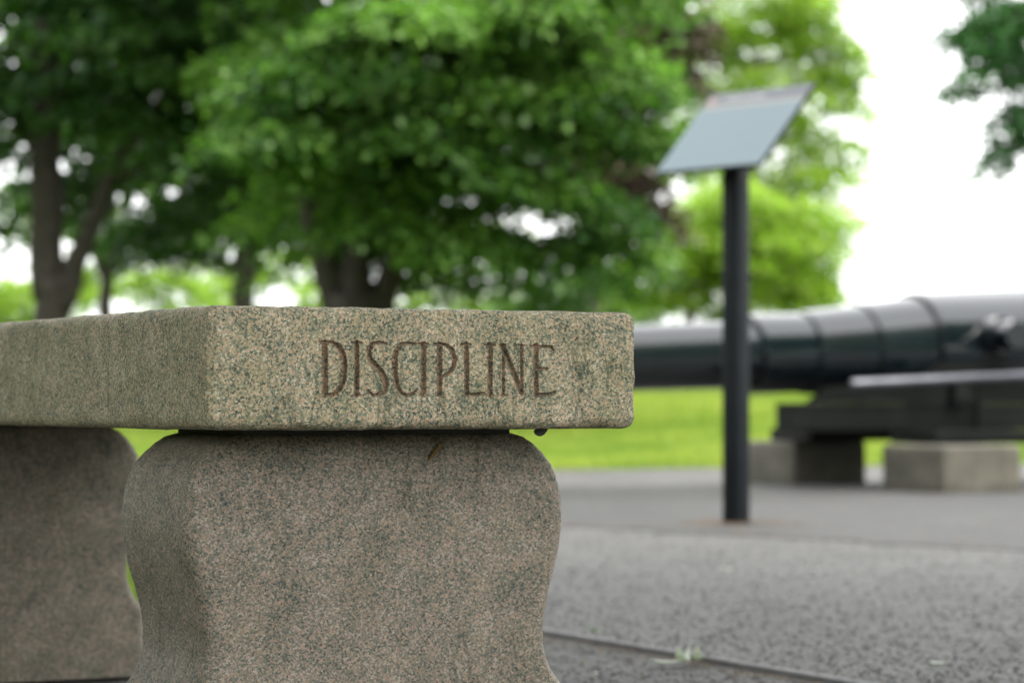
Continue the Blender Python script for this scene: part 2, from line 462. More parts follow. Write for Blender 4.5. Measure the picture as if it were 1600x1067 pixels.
# ------------------------------------------------------------------ bench
BW, BT, BL = 0.4386, 0.1105, 1.564           # slab width, thickness, length
ZB = 0.3450                                  # underside of the slab
bench = empty('granite_bench', (-0.2667, 2.414, 0.0), ANG)
tag(bench, 'granite bench with DISCIPLINE carved on its slab end and curved legs', 'bench')

LET = {  # strokes: (x, y, half width) in carving units; letters read left to right
 'D': [[(105, 95, 17), (105, 405, 17)], [(74, 90, 6), (105, 92, 7), (150, 92, 9), (190, 118, 14), (213, 165, 18), (220, 230, 19), (214, 310, 18), (195, 370, 14), (155, 405, 9), (105, 408, 8)]],
 'I1': [[(295, 95, 15), (295, 405, 15)], [(266, 93, 6), (322, 93, 6)], [(274, 407, 5), (317, 407, 5)]],
 'S': [[(468, 97, 7), (430, 88, 8), (390, 98, 11), (366, 135, 15), (372, 185, 17), (405, 232, 19), (450, 285, 19), (472, 335, 17), (465, 380, 13), (430, 405, 10), (390, 408, 9), (360, 382, 8)]],
 'C': [[(645, 98, 7), (600, 90, 8), (560, 100, 11), (530, 140, 15), (520, 200, 18), (520, 280, 18), (535, 350, 15), (560, 395, 11), (595, 410, 9), (630, 398, 8), (654, 370, 6)]],
 'I2': [[(693, 97, 16), (693, 405, 16)], [(664, 95, 6), (720, 95, 6)], [(672, 407, 5), (714, 407, 5)]],
 'P': [[(788, 97, 16), (788, 405, 16)], [(757, 95, 7), (800, 95, 8), (830, 102, 10), (865, 135, 14), (878, 190, 16), (868, 240, 14), (840, 275, 9), (800, 290, 6)], [(768, 407, 5), (808, 407, 5)]],
 'L': [[(947, 97, 16), (950, 400, 16)], [(916, 97, 7), (972, 97, 6)], [(945, 402, 9), (1010, 402, 9), (1054, 394, 7)]],
 'I3': [[(1088, 98, 16), (1088, 405, 16)], [(1060, 97, 6), (1116, 97, 6)], [(1066, 407, 5), (1110, 407, 5)]],
 'N': [[(1168, 105, 9), (1168, 405, 10)], [(1162, 104, 17), (1275, 388, 17)], [(1277, 98, 10), (1277, 398, 9)], [(1146, 98, 6), (1178, 98, 7)], [(1256, 98, 6), (1296, 98, 6)], [(1150, 407, 5), (1190, 407, 5)]],
 'E': [[(1362, 100, 16), (1362, 405, 16)], [(1328, 102, 7), (1400, 104, 8), (1455, 106, 8), (1463, 128, 7)], [(1362, 243, 8), (1428, 243, 7)], [(1358, 403, 9), (1430, 403, 9), (1474, 384, 7)]],
}
def cu(x): x = np.asarray(x, float) - 85; return 0.1089 + 1.644e-4 * x + 5.486e-9 * x * x
def cz(y): return 0.376 + (410 - np.asarray(y, float)) / 320 * 0.048

def n3(x, y, z, s, oct=3):
    return noise.fractal(Vector((x * s, y * s, z * s)), 1.0, 2.0, oct)

# coarse slab shell, rounded edges, a rectangular gap on the end face where the carved field sits
NU, NZ, NV = 110, 28, 150
P0, P1, Q0, Q1 = 23, 97, 5, 27               # carved field, in grid cells of the end face
rr = 0.012
def slab_pt(u, v, z, side):
    c = Vector((min(max(u, rr), BW - rr), min(max(v, rr), BL - rr), min(max(z, ZB + rr), ZB + BT - rr)))
    p = Vector((u, v, z)); d = p - c
    if d.length > 1e-9:
        nrm = d.normalized()
        p = c + nrm * rr
        # weathered edges: chips and unevenness, none on the flat of the end face
        k = sum(1 for q in d if abs(q) > 1e-6)
        amp = 0.0016 if k > 1 else 0.0005
        fade = 1.0
        if side == 'front':
            eu = min(u, BW - u); ez = min(z - ZB, ZB + BT - z)
            fade = max(0.0, 1 - min(eu, ez) / 0.014)
        p = p + nrm * (amp * fade * n3(p.x, p.y, p.z, 90) + 0.0008 * fade * n3(p.x, p.y, p.z, 22))
    return p

def warp(n):     # finer cells near the rounded edges
    return [i / n for i in range(n + 1)]

bm = bmesh.new()
cache = {}
def gv(u, v, z, side):
    key = (round(u, 6), round(v, 6), round(z, 6))
    if key not in cache:
        cache[key] = bm.verts.new(slab_pt(u, v, z, side))
    return cache[key]
def edge_grid(L, n):
    core = [rr + (L - 2 * rr) * i / n for i in range(n + 1)]
    e = [0.0, rr * .35, rr * .7]
    return e + core + [L - q for q in reversed(e)]
gu, gzv, gvv = edge_grid(BW, NU), [ZB + q for q in edge_grid(BT, NZ)], edge_grid(BL, NV)
for i in range(len(gu) - 1):
    for k in range(len(gzv) - 1):
        for v, front in ((0.0, True), (BL, False)):
            if front and P0 <= i < P1 and Q0 <= k < Q1: continue
            q = [gv(gu[i], v, gzv[k], 'front'), gv(gu[i + 1], v, gzv[k], 'front'), gv(gu[i + 1], v, gzv[k + 1], 'front'), gv(gu[i], v, gzv[k + 1], 'front')]
            bm.faces.new(q if front else list(reversed(q)))
for j in range(len(gvv) - 1):
    for k in range(len(gzv) - 1):
        for u, left in ((0.0, True), (BW, False)):
            q = [gv(u, gvv[j], gzv[k], 's'), gv(u, gvv[j], gzv[k + 1], 's'), gv(u, gvv[j + 1], gzv[k + 1], 's'), gv(u, gvv[j + 1], gzv[k], 's')]
            bm.faces.new(q if left else list(reversed(q)))
    for i in range(len(gu) - 1):
        for z, top in ((ZB, False), (ZB + BT, True)):
            q = [gv(gu[i], gvv[j], z, 's'), gv(gu[i + 1], gvv[j], z, 's'), gv(gu[i + 1], gvv[j + 1], z, 's'), gv(gu[i], gvv[j + 1], z, 's')]
            bm.faces.new(q if top else list(reversed(q)))
fu0, fu1, fz0, fz1 = gu[P0], gu[P1], gzv[Q0], gzv[Q1]
# carved field
step = 0.00055
mu, mz = int(round((fu1 - fu0) / step)), int(round((fz1 - fz0) / step))
U, Z = np.meshgrid(np.linspace(fu0, fu1, mu + 1), np.linspace(fz0, fz1, mz + 1))
best = np.full(U.shape, -1.0); which = np.full(U.shape, -1)
SX = 1.72e-4
for li, (nm, strokes) in enumerate(LET.items()):
    val = np.full(U.shape, -1.0)
    for st in strokes:
        for (xa, ya, ha), (xb, yb, hb) in zip(st, st[1:]):
            ax, az_, bx, bz = cu(xa), cz(ya), cu(xb), cz(yb)
            L2 = (bx - ax) ** 2 + (bz - az_) ** 2
            tt = np.clip(((U - ax) * (bx - ax) + (Z - az_) * (bz - az_)) / L2, 0, 1)
            d = np.hypot(U - ax - tt * (bx - ax), Z - az_ - tt * (bz - az_))
            val = np.maximum(val, (ha + (hb - ha) * tt) * SX * 0.96 - d)
    m_ = val > best
    best = np.where(m_, val, best); which = np.where(m_, li, which)
wear = np.array([[n3(u, 0, z, 160, 2) for u in U[0]] for z in Z[:, 0]]) * 0.00035
best = best + wear
depth = np.clip(best * 2.4, 0, 0.0040)
border = np.minimum(np.minimum(U - fu0, fu1 - U), np.minimum(Z - fz0, fz1 - Z))
rough_ = np.array([[n3(u, 3, z, 210, 3) for u in U[0]] for z in Z[:, 0]]) * 0.00035 * np.clip(border / 0.006, 0, 1)
V = np.stack([U.ravel(), (depth + rough_).ravel(), Z.ravel()], 1)
W1 = mu + 1
ii, kk = np.meshgrid(np.arange(mu), np.arange(mz))
a = (kk * W1 + ii).ravel()
F = np.stack([a, a + 1, a + W1 + 1, a + W1], 1)
bf = best.ravel(); wf = which.ravel()
fb = bf[F].max(1); fl = wf[F[:, 0]]
def submesh(name, sel, mat, parent):
    f = F[sel]; used, inv = np.unique(f, return_inverse=True)
    return mesh_np(name, V[used], inv.reshape(f.shape), mat, parent, smooth=True)
# join the plain part of the field to the slab
plain = fb <= 0
used, inv = np.unique(F[plain], return_inverse=True)
pv = [bm.verts.new(V[i]) for i in used]
for q in inv.reshape(-1, 4):
    bm.faces.new([pv[i] for i in q])
slab = obj_bm('seat_slab', bm, M['slab'], bench, smooth=True)
tag(slab, 'thick weathered granite seat slab with a carved end')
for li, nm in enumerate(LET):
    o = submesh('carved_letter', (~plain) & (fl == li), M['carved'], slab)
    o['label'] = 'letter %s carved into the end of the granite slab' % nm[0]

# legs: bellied profile with a waist and a square foot
PROF = [(0.1431, 0.3400), (0.1560, 0.3365), (0.1657, 0.3310), (0.1764, 0.3216), (0.1861, 0.3103), (0.1922, 0.2990), (0.1960, 0.2860), (0.1979, 0.2700), (0.1983, 0.2540), (0.1972, 0.2390), (0.1943, 0.2215), (0.1879, 0.1996), (0.1821, 0.1783), (0.1782, 0.1614), (0.1768, 0.1480), (0.1772, 0.1340), (0.1821, 0.1183), (0.1900, 0.1040), (0.1985, 0.0930), (0.2020, 0.0850), (0.2020, 0.0)]
LT = 0.184
def make_leg(v0):
    bm = bmesh.new()
    out = []
    for i in range(len(PROF) - 1):
        (x0, z0), (x1, z1) = PROF[i], PROF[i + 1]
        for s in range(2):
            out.append((x0 + (x1 - x0) * s / 2, z0 + (z1 - z0) * s / 2))
    out.append(PROF[-1])
    ring = out + [(-x, z) for x, z in reversed(out)]
    c = BW / 2
    # rounded arris: rings step in from the end faces
    AR = 0.015
    arc = [(AR * (1 - math.sin(R(90) * q / 5)), AR * (1 - math.cos(R(90) * q / 5))) for q in range(5, -1, -1)]   # (in from the face, in from the side)
    steps = [(a_, AR * (1 - math.sqrt(max(0, 1 - (1 - a_ / AR) ** 2)))) for a_ in (0, 0.0006, 0.002, 0.0045, 0.008, 0.0115, AR)]
    steps = steps + [(LT - a_, i_) for a_, i_ in reversed(steps)]
    rings = []
    npnt = len(ring)
    nrm = []
    for i in range(npnt):
        (xa, za), (xb, zb) = ring[i - 1], ring[(i + 1) % npnt]
        t = Vector((xb - xa, zb - za)).normalized()
        nrm.append((-t.y, t.x))
    cx = sum(p[0] for p in ring) / npnt
    for dv, ins in steps:
        rg = []
        for (x, z), (nx_, nz_) in zip(ring, nrm):
            sgn = 1 if (nx_ * (x - cx) + nz_ * (z - 0.17)) > 0 else -1
            nzc = 0 if z < 0.001 else nz_
            jx = 0.0012 * n3(x, dv, z, 45) + 0.0008 * n3(x, dv, z, 140)
            rg.append(bm.verts.new((c + x - sgn * nx_ * ins + jx, v0 + dv, max(0.0, z - sgn * nzc * ins))))
        rings.append(rg)
    for a_, b_ in zip(rings, rings[1:]):
        for k in range(npnt):
            bm.faces.new((a_[k], a_[(k + 1) % npnt], b_[(k + 1) % npnt], b_[k]))
    bm.faces.new(rings[0]); bm.faces.new(rings[-1])
    bmesh.ops.recalc_face_normals(bm, faces=bm.faces)
    o = obj_bm('leg', bm, M['leg'], bench)
    auto_smooth(o, 40)
    jb = bmesh.new()
    box_bm(jb, c - 0.141, c + 0.141, v0 + 0.012, v0 + LT - 0.012, 0.339, ZB + 0.0005)
    obj_bm('mortar_joint', jb, M['mortar'], bench)
    return o
make_leg(0.102); make_leg(0.102 + 1.172)

def bench_pt(u, v, z):
    return (-0.2667 + UX * u + VX * v, 2.414 + UY * u + VY * v, z)

# lump hanging under the slab near its right corner
bm = bmesh.new()
bmesh.ops.create_uvsphere(bm, u_segments=14, v_segments=10, radius=1)
for v in bm.verts:
    q = v.co
    v.co = Vector((q.x * 0.0068 * (1 + 0.25 * q.z), q.y * 0.005, q.z * 0.0042 + 0.0012 * q.x)) * (1 + 0.15 * n3(q.x, q.y, q.z, 2))
o = obj_bm('cocoon', bm, M['lump'], None, smooth=True)
o.location = bench_pt(0.352, 0.035, ZB - 0.0028)
o.rotation_euler = (0, 0, ANG)
tag(o, 'small dark grey cocoon hanging under the carved slab end', 'cocoon')

# dried husk on the face of the near leg
bm = tube_geo([(0, 0, 0), (0.004, -0.002, 0.006), (0.009, -0.003, 0.012), (0.016, -0.002, 0.019), (0.019, -0.001, 0.026)], [0.0012, 0.0028, 0.0032, 0.0016, 0.0005], 8)
o = obj_bm('dried_husk', bm, M['seed'], None, smooth=True)
o.location = bench_pt(0.266, 0.100, 0.315); o.rotation_euler = (0, 0, ANG); o.scale = (0.75, 0.75, 0.75)
tag(o, 'tiny brown dried husk stuck to the front of the near leg', 'husk')

# ------------------------------------------------------------------ sign on its post
def plate_mat():
    m, nt, b, out = new_mat('sign_print'); L = nt.links
    co = objcoord(nt)
    sx = nt.nodes.new('ShaderNodeSeparateXYZ'); L.new(co, sx.inputs[0])
    # rows of small type that break into words
    w = nt.nodes.new('ShaderNodeMath'); w.operation = 'MULTIPLY'; L.new(sx.outputs[1], w.inputs[0]); w.inputs[1].default_value = 2 * math.pi / 0.0125
    s = nt.nodes.new('ShaderNodeMath'); s.operation = 'SINE'; L.new(w.outputs[0], s.inputs[0])
    g = nt.nodes.new('ShaderNodeMath'); g.operation = 'GREATER_THAN'; L.new(s.outputs[0], g.inputs[0]); g.inputs[1].default_value = 0.15
    cw = objcoord(nt, (160, 80, 1))
    nz = N(nt, 'ShaderNodeTexNoise', Scale=1.0, Detail=2.0); L.new(cw, nz.inputs['Vector'])
    g2 = nt.nodes.new('ShaderNodeMath'); g2.operation = 'GREATER_THAN'; L.new(nz.outputs['Fac'], g2.inputs[0]); g2.inputs[1].default_value = 0.47
    mlt = nt.nodes.new('ShaderNodeMath'); mlt.operation = 'MULTIPLY'; L.new(g.outputs[0], mlt.inputs[0]); L.new(g2.outputs[0], mlt.inputs[1])
    ax = nt.nodes.new('ShaderNodeMath'); ax.operation = 'ABSOLUTE'; L.new(sx.outputs[0], ax.inputs[0])
    g3 = nt.nodes.new('ShaderNodeMath'); g3.operation = 'LESS_THAN'; L.new(ax.outputs[0], g3.inputs[0]); g3.inputs[1].default_value = 0.19
    m3 = nt.nodes.new('ShaderNodeMath'); m3.operation = 'MULTIPLY'; L.new(mlt.outputs[0], m3.inputs[0]); L.new(g3.outputs[0], m3.inputs[1])
    m4 = nt.nodes.new('ShaderNodeMath'); m4.operation = 'MULTIPLY'; L.new(m3.outputs[0], m4.inputs[0]); m4.inputs[1].default_value = 0.35
    c = mixc(nt, m4.outputs[0], (0.084, 0.12, 0.14), (0.042, 0.055, 0.063))
    L.new(c, b.inputs['Base Color']); b.inputs['Roughness'].default_value = 0.45; b.inputs['Specular IOR Level'].default_value = 0.3
    return m
M['print'] = plate_mat()
M['header'] = simple('grey_header_print', (0.045, 0.052, 0.064), 0.45, var=0.15, scale=30)
M['white_print'] = simple('white_print', (0.17, 0.175, 0.19), 0.4, var=0.05)
M['orange_print'] = simple('orange_print', (0.12, 0.088, 0.085), 0.4, var=0.2, scale=60)
M['tan_print'] = simple('tan_rule_print', (0.13, 0.13, 0.12), 0.35, var=0.1)

sign = empty('sign_post', (0.681, 8.37, 0.0), 0)
tag(sign, 'slanted grey information panel on a square black post', 'sign')
pl_ang = math.atan2(-0.75, 0.66)
bm = bmesh.new(); box_bm(bm, -0.031, 0.031, -0.031, 0.031, -0.03, 1.163, 0.006, 3)
o = obj_bm('post', bm, M['pole_paint'], sign); o.rotation_euler = (0, 0, pl_ang + R(6)); auto_smooth(o)
bm = bmesh.new(); box_bm(bm, -0.10, 0.10, -0.008, 0.008, -0.028, -0.0085, 0.002); box_bm(bm, -0.008, 0.008, -0.10, 0.10, -0.029, -0.0088, 0.002)
tilt = Matrix.Translation((0, 0, 1.20)) @ Matrix.Rotation(pl_ang, 4, 'Z') @ Matrix.Rotation(R(46.5), 4, 'X')
def on_plate(name, bm, mat):
    o = obj_bm(name, bm, mat, sign); o.matrix_local = tilt; return o
on_plate('bracket', bm, M['pole_paint'])
PW, PH = 0.221, 0.180
bm = bmesh.new(); box_bm(bm, -PW, PW, -PH, PH, -0.008, 0.004, 0.0025)
on_plate('panel', bm, M['pole_paint'])
bm = bmesh.new(); box_bm(bm, -PW + 0.004, PW - 0.004, -PH + 0.004, PH - 0.078, 0.0035, 0.0055)
on_plate('print_sheet', bm, M['print'])
bm = bmesh.new(); box_bm(bm, -PW + 0.004, PW - 0.004, PH - 0.062, PH - 0.004, 0.0035, 0.0056)
hd = on_plate('header_band', bm, M['header'])
bm = bmesh.new(); box_bm(bm, -PW + 0.004, PW - 0.004, PH - 0.0775, PH - 0.0625, 0.0035, 0.0054)
on_plate('header_rule', bm, M['tan_print'])
# header print too soft to read: pale title strokes and a small warm emblem
rnd = random.Random(9)
x = -0.135
bm = bmesh.new()
while x < 0.03:
    wd = rnd.uniform(0.006, 0.012)
    box_bm(bm, x, x + wd, PH - 0.046 + rnd.uniform(-.002, .002), PH - 0.026 + rnd.uniform(-.003, .002), 0.0057, 0.0064)
    x += wd + rnd.uniform(0.003, 0.007)
on_plate('title_print', bm, M['white_print'])
bm = bmesh.new(); bmesh.ops.create_cone(bm, cap_ends=True, segments=20, radius1=0.022, radius2=0.022, depth=0.0008, matrix=Matrix.Translation((-0.185, PH - 0.042, 0.0061)))
on_plate('emblem', bm, M['orange_print'])

# ------------------------------------------------------------------ gun
GO = (1.575, 11.98)
def gpt(t, e, z): return (GO[0] + UX * t - VX * e, GO[1] + UY * t - VY * e, z)   # e > 0: towards the viewer
SL = 0.036
gun = empty('gun_barrel', gpt(0, 0, 0.0), 0)
tag(gun, 'long black cannon barrel lying on its low carriage', 'cannon')
gdir = Vector((UX, UY, SL)).normalized()
go = Vector((0, 0, 0.596))
def step_prof(pts): return pts
main = [(-2.32, 0.0), (-2.32, 0.055), (-2.30, 0.07), (-2.325, 0.115), (-2.31, 0.135), (-2.24, 0.140), (-2.16, 0.128), (-2.10, 0.126), (-1.19, 0.138), (-0.76, 0.1435), (-0.60, 0.150), (0.0, 0.17), (1.9, 0.17), (2.2, 0.12), (2.3, 0.07), (2.36, 0.075), (2.42, 0.05), (2.44, 0.0)]
o = obj_bm('tube', lathe_bm(main, go, gdir), M['black_paint'], gun); auto_smooth(o, 30)
def hoop(prof):
    o = obj_bm('hoop', lathe_bm(prof, go, gdir), M['black_paint'], gun); auto_smooth(o, 14)
hoop([(-0.665, 0.14), (-0.665, 0.166), (-0.659, 0.172), (-0.40, 0.1705), (-0.39, 0.165), (-0.39, 0.14)])
hoop([(-0.386, 0.14), (-0.386, 0.172), (-0.380, 0.178), (-0.105, 0.197), (-0.095, 0.194), (-0.095, 0.14)])
hoop([(-0.091, 0.14), (-0.091, 0.1995), (-0.085, 0.2055), (0.185, 0.2285), (0.195, 0.225), (0.195, 0.14)])
hoop([(0.199, 0.14), (0.199, 0.240), (0.206, 0.247), (0.83, 0.253), (1.75, 0.252), (1.85, 0.235), (1.95, 0.16)])
vdir = Vector((-VX, -VY, 0))
tz = 0.035
for s in (1, -1):
    oo = go + gdir * 0.47 + Vector((0, 0, tz + 0.012))
    o = obj_bm('trunnion', lathe_bm([(0.15, 0.05), (0.15, 0.088), (0.30, 0.084), (0.306, 0.078), (0.306, 0.066), (0.40, 0.064), (0.404, 0.060), (0.404, 0.0)], oo, vdir * s, 40), M['black_paint'], gun)
    auto_smooth(o, 30)

car = empty('gun_carriage', gpt(0, 0, 0.0), ANG)
tag(car, 'low black iron gun carriage on granite blocks', 'gun carriage')
# local axes of the carriage: x along the barrel, -y towards the viewer
def cbox(name, x0, x1, y0, y1, z0, z1, bev=0.006, mat='black_iron'):
    bm = bmesh.new(); box_bm(bm, x0, x1, y0, y1, z0, z1, bev)
    return obj_bm(name, bm, M[mat], car)
for s in (-1, 1):
    y0, y1 = sorted((s * 0.30, s * 0.40))
    xf = -0.71 if s < 0 else -0.20
    cbox('rail', xf, 2.3, y0, y1, 0.262, 0.355)
    cbox('rail_flange', xf - 0.002, 2.3, y0 - 0.02, y1 + 0.02, 0.252, 0.2615, 0.003)
    cbox('rail_flange', xf - 0.002, 2.3, y0 - 0.004, y1 + 0.004, 0.3555, 0.366, 0.003)
    # side cheek with a sloping front edge, bearing the trunnion
    bm = bmesh.new()
    ya, yb = sorted((s * 0.20, s * 0.25))
    pr = [(-0.50 if s < 0 else -0.1, 0.367), (2.1, 0.367), (2.1, 0.44), (0.75, 0.50), (0.62, 0.545), (0.20, 0.545), (0.08, 0.47), (-0.40 if s < 0 else -0.05, 0.43)]
    f0 = [bm.verts.new((x, ya, z)) for x, z in pr]; f1 = [bm.verts.new((x, yb, z)) for x, z in pr]
    bm.faces.new(f0); bm.faces.new(list(reversed(f1)))
    for k in range(len(pr)): bm.faces.new((f0[k], f1[k], f1[(k + 1) % len(pr)], f0[(k + 1) % len(pr)]))
    bmesh.ops.recalc_face_normals(bm, faces=bm.faces)
    obj_bm('cheek', bm, M['black_iron'], car)
    # round side bar with its brackets
    pts = [(-0.436, s * 0.45, 0.444), (-0.43, s * 0.45, 0.4442), (0.5, s * 0.45, 0.482), (2.0, s * 0.45, 0.542)]
    o = obj_bm('side_bar', tube_geo(pts, [0.018, 0.022, 0.022, 0.022], 24), M['bar'], car); auto_smooth(o, 40)
    for xx in (0.12, 1.4):
        zz = 0.444 + 0.0404 * (xx + 0.436)
        bm = bmesh.new(); box_bm(bm, xx - 0.035, xx + 0.035, min(s * 0.405, s * 0.47), max(s * 0.405, s * 0.47), 0.367, zz - 0.02, 0.006)
        obj_bm('bar_bracket', bm, M['black_iron'], car)
    # rod hanging in front of the rail
    o = obj_bm('tie_rod', tube_geo([(0.24, s * 0.425, 0.245), (0.24, s * 0.425, 0.44)], [0.011, 0.011], 10), M['black_iron'], car)
    cbox('pad_plate', -0.13, 0.42, min(s * 0.30, s * 0.62), max(s * 0.30, s * 0.62), 0.196, 0.2515, 0.006)
for x in (-0.12, 0.5, 1.8):
    cbox('transom', x, x + 0.10, -0.299, 0.299, 0.27, 0.35)

def block(loc, label, seed):
    w, d, h = 0.395, 0.435, 0.1945
    bm = bmesh.new()
    box_bm(bm, 0, w, 0, d, -0.01, h, 0.018, 3)
    bmesh.ops.subdivide_edges(bm, edges=bm.edges[:], cuts=3, use_grid_fill=True)
    for v in bm.verts:
        q = v.co; k = 0.006 * n3(q.x + seed, q.y, q.z, 9) + 0.002 * n3(q.x + seed, q.y, q.z, 40)
        c = Vector((w / 2, d / 2, h / 2)); dr = (q - c).normalized()
        if q.z < h - 0.004: v.co = q + dr * k
        else: v.co = q + Vector((dr.x * k, dr.y * k, 0))
    o = obj_bm('granite_block', bm, M['block'], None, smooth=False); auto_smooth(o, 50)
    o.location = (loc[0], loc[1], 0.0); o.rotation_euler = (0, 0, ANG)
    return tag(o, label, 'stone block', 'blocks carrying the gun carriage')
block((1.747, 11.13), 'granite block under the near side of the gun carriage', 1.0)
block((1.256, 12.25), 'granite block under the far side of the gun carriage, behind the sign post', 5.0)

# pale stone marker on the lawn crest
bm = bmesh.new(); box_bm(bm, -0.085, 0.085, -0.06, 0.06, -0.1, 0.66, 0.02, 2)
for v in bm.verts:
    if v.co.z > 0.5: v.co.x *= 0.7; v.co.y *= 0.8
o = obj_bm('stone_marker', bm, M['marker']); o.location = (2.52, 39.0, float(ground_h(0, 39.0)))
tag(o, 'small pale stone marker far back above the barrel', 'marker')

# ------------------------------------------------------------------ trees
def crown(name, lobes, mat, parent, seed, leaf=0.11, dens=1.0, spray=0.34, flat=0.28, more=1.0):
    """lobes: (centre, radii, clusters, leaves per cluster, leaf scale). Leaves hang in loose flattened sprays."""
    rng = np.random.default_rng(seed)
    VV, TT = [], []
    for c, r, nc, nl, ls in lobes:
        nc = max(1, int(nc * dens))
        if ls < 1.25: nl = int(nl * more)
        d = rng.normal(size=(nc, 3)); d /= np.linalg.norm(d, axis=1)[:, None]
        rad = rng.random(nc) ** 0.45 * (1 + 0.18 * rng.standard_normal(nc))
        cen = np.array(c) + d * rad[:, None] * np.array(r)
        sz = spray * rng.uniform(0.6, 1.35, nc)
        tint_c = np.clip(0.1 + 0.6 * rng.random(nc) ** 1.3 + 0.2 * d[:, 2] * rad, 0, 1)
        k = np.repeat(np.arange(nc), nl); n = len(k)
        a = rng.uniform(0, 2 * np.pi, n); q = np.sqrt(rng.random(n)) * sz[k]
        off = np.column_stack([np.cos(a) * q, np.sin(a) * q, rng.normal(0, flat, n) * sz[k] * 0.5 - 0.35 * q * q / sz[k]])
        # sprays tilt outwards and down
        tiltx = d[k, 0] * 0.35; tilty = d[k, 1] * 0.35
        off[:, 2] -= off[:, 0] * tiltx + off[:, 1] * tilty
        p = cen[k] + off
        s = leaf * ls * rng.uniform(0.6, 1.3, n)
        yaw = a + rng.normal(0, 0.9, n); pit = rng.normal(-0.35, 0.45, n); rol = rng.normal(0, 0.6, n)
        fx = np.column_stack([np.cos(yaw) * np.cos(pit), np.sin(yaw) * np.cos(pit), np.sin(pit)])
        sd0 = np.column_stack([-np.sin(yaw), np.cos(yaw), 0 * yaw])
        up0 = np.cross(fx, sd0)
        sd = sd0 * np.cos(rol)[:, None] + up0 * np.sin(rol)[:, None]
        up = np.cross(fx, sd)
        hw = s * rng.uniform(0.28, 0.42, n)
        v = np.empty((n, 4, 3))
        v[:, 0] = p
        v[:, 1] = p + fx * (s * 0.45)[:, None] + sd * hw[:, None] - up * (hw * 0.25)[:, None]
        v[:, 2] = p + fx * s[:, None]
        v[:, 3] = p + fx * (s * 0.45)[:, None] - sd * hw[:, None] - up * (hw * 0.25)[:, None]
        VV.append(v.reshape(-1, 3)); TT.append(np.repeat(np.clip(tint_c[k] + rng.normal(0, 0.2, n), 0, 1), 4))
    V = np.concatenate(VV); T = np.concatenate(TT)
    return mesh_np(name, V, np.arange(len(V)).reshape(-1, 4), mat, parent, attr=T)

def limb(parent, pts, rads, mat, name='limb', seed=0, seg=9):
    rnd = random.Random(seed)
    P, Q = [], []
    for i in range(len(pts) - 1):
        for s in range(4):
            t = s / 4
            a, b = Vector(pts[i]), Vector(pts[i + 1])
            j = rads[i] * 0.18
            P.append(a.lerp(b, t) + (Vector((rnd.uniform(-j, j), rnd.uniform(-j, j), 0)) if 0 < i + t else Vector()))
            Q.append(rads[i] + (rads[i + 1] - rads[i]) * t)
    P.append(Vector(pts[-1])); Q.append(rads[-1])
    return obj_bm(name, tube_geo(P, Q, seg, True, 0.06, rnd), mat, parent, smooth=True)

def tree(name, label, base, trunk, lobes, leafmat, seed, bark='bark', leaf=0.11, dens=1.0, spray=0.34, limbs=(), group=None, auto=True, more=1.0):
    """coordinates are local to the base; trunk: list of (x,y,z,r)"""
    bz = float(ground_h(base[0], base[1])) - 0.03
    t = empty(name, (base[0], base[1], bz))
    tag(t, label, 'tree', group)
    limb(t, [p[:3] for p in trunk], [p[3] for p in trunk], M[bark], 'trunk', seed, 12)
    for i, lb in enumerate(limbs):
        limb(t, [p[:3] for p in lb], [p[3] for p in lb], M[bark], 'limb', seed + i + 1)
    if auto:
        top = Vector(trunk[-1][:3]); r0 = trunk[-1][3]
        for i, (c, r, nc, nl, ls) in enumerate(lobes):
            c = Vector(c); mid = top.lerp(c, 0.5) + Vector((0, 0, 0.12 * (c - top).length))
            limb(t, [top, mid, c], [r0 * 0.5, r0 * 0.28, 0.012], M[bark], 'limb', seed + 40 + i, 7)
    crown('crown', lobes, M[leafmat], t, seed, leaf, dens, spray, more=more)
    return t

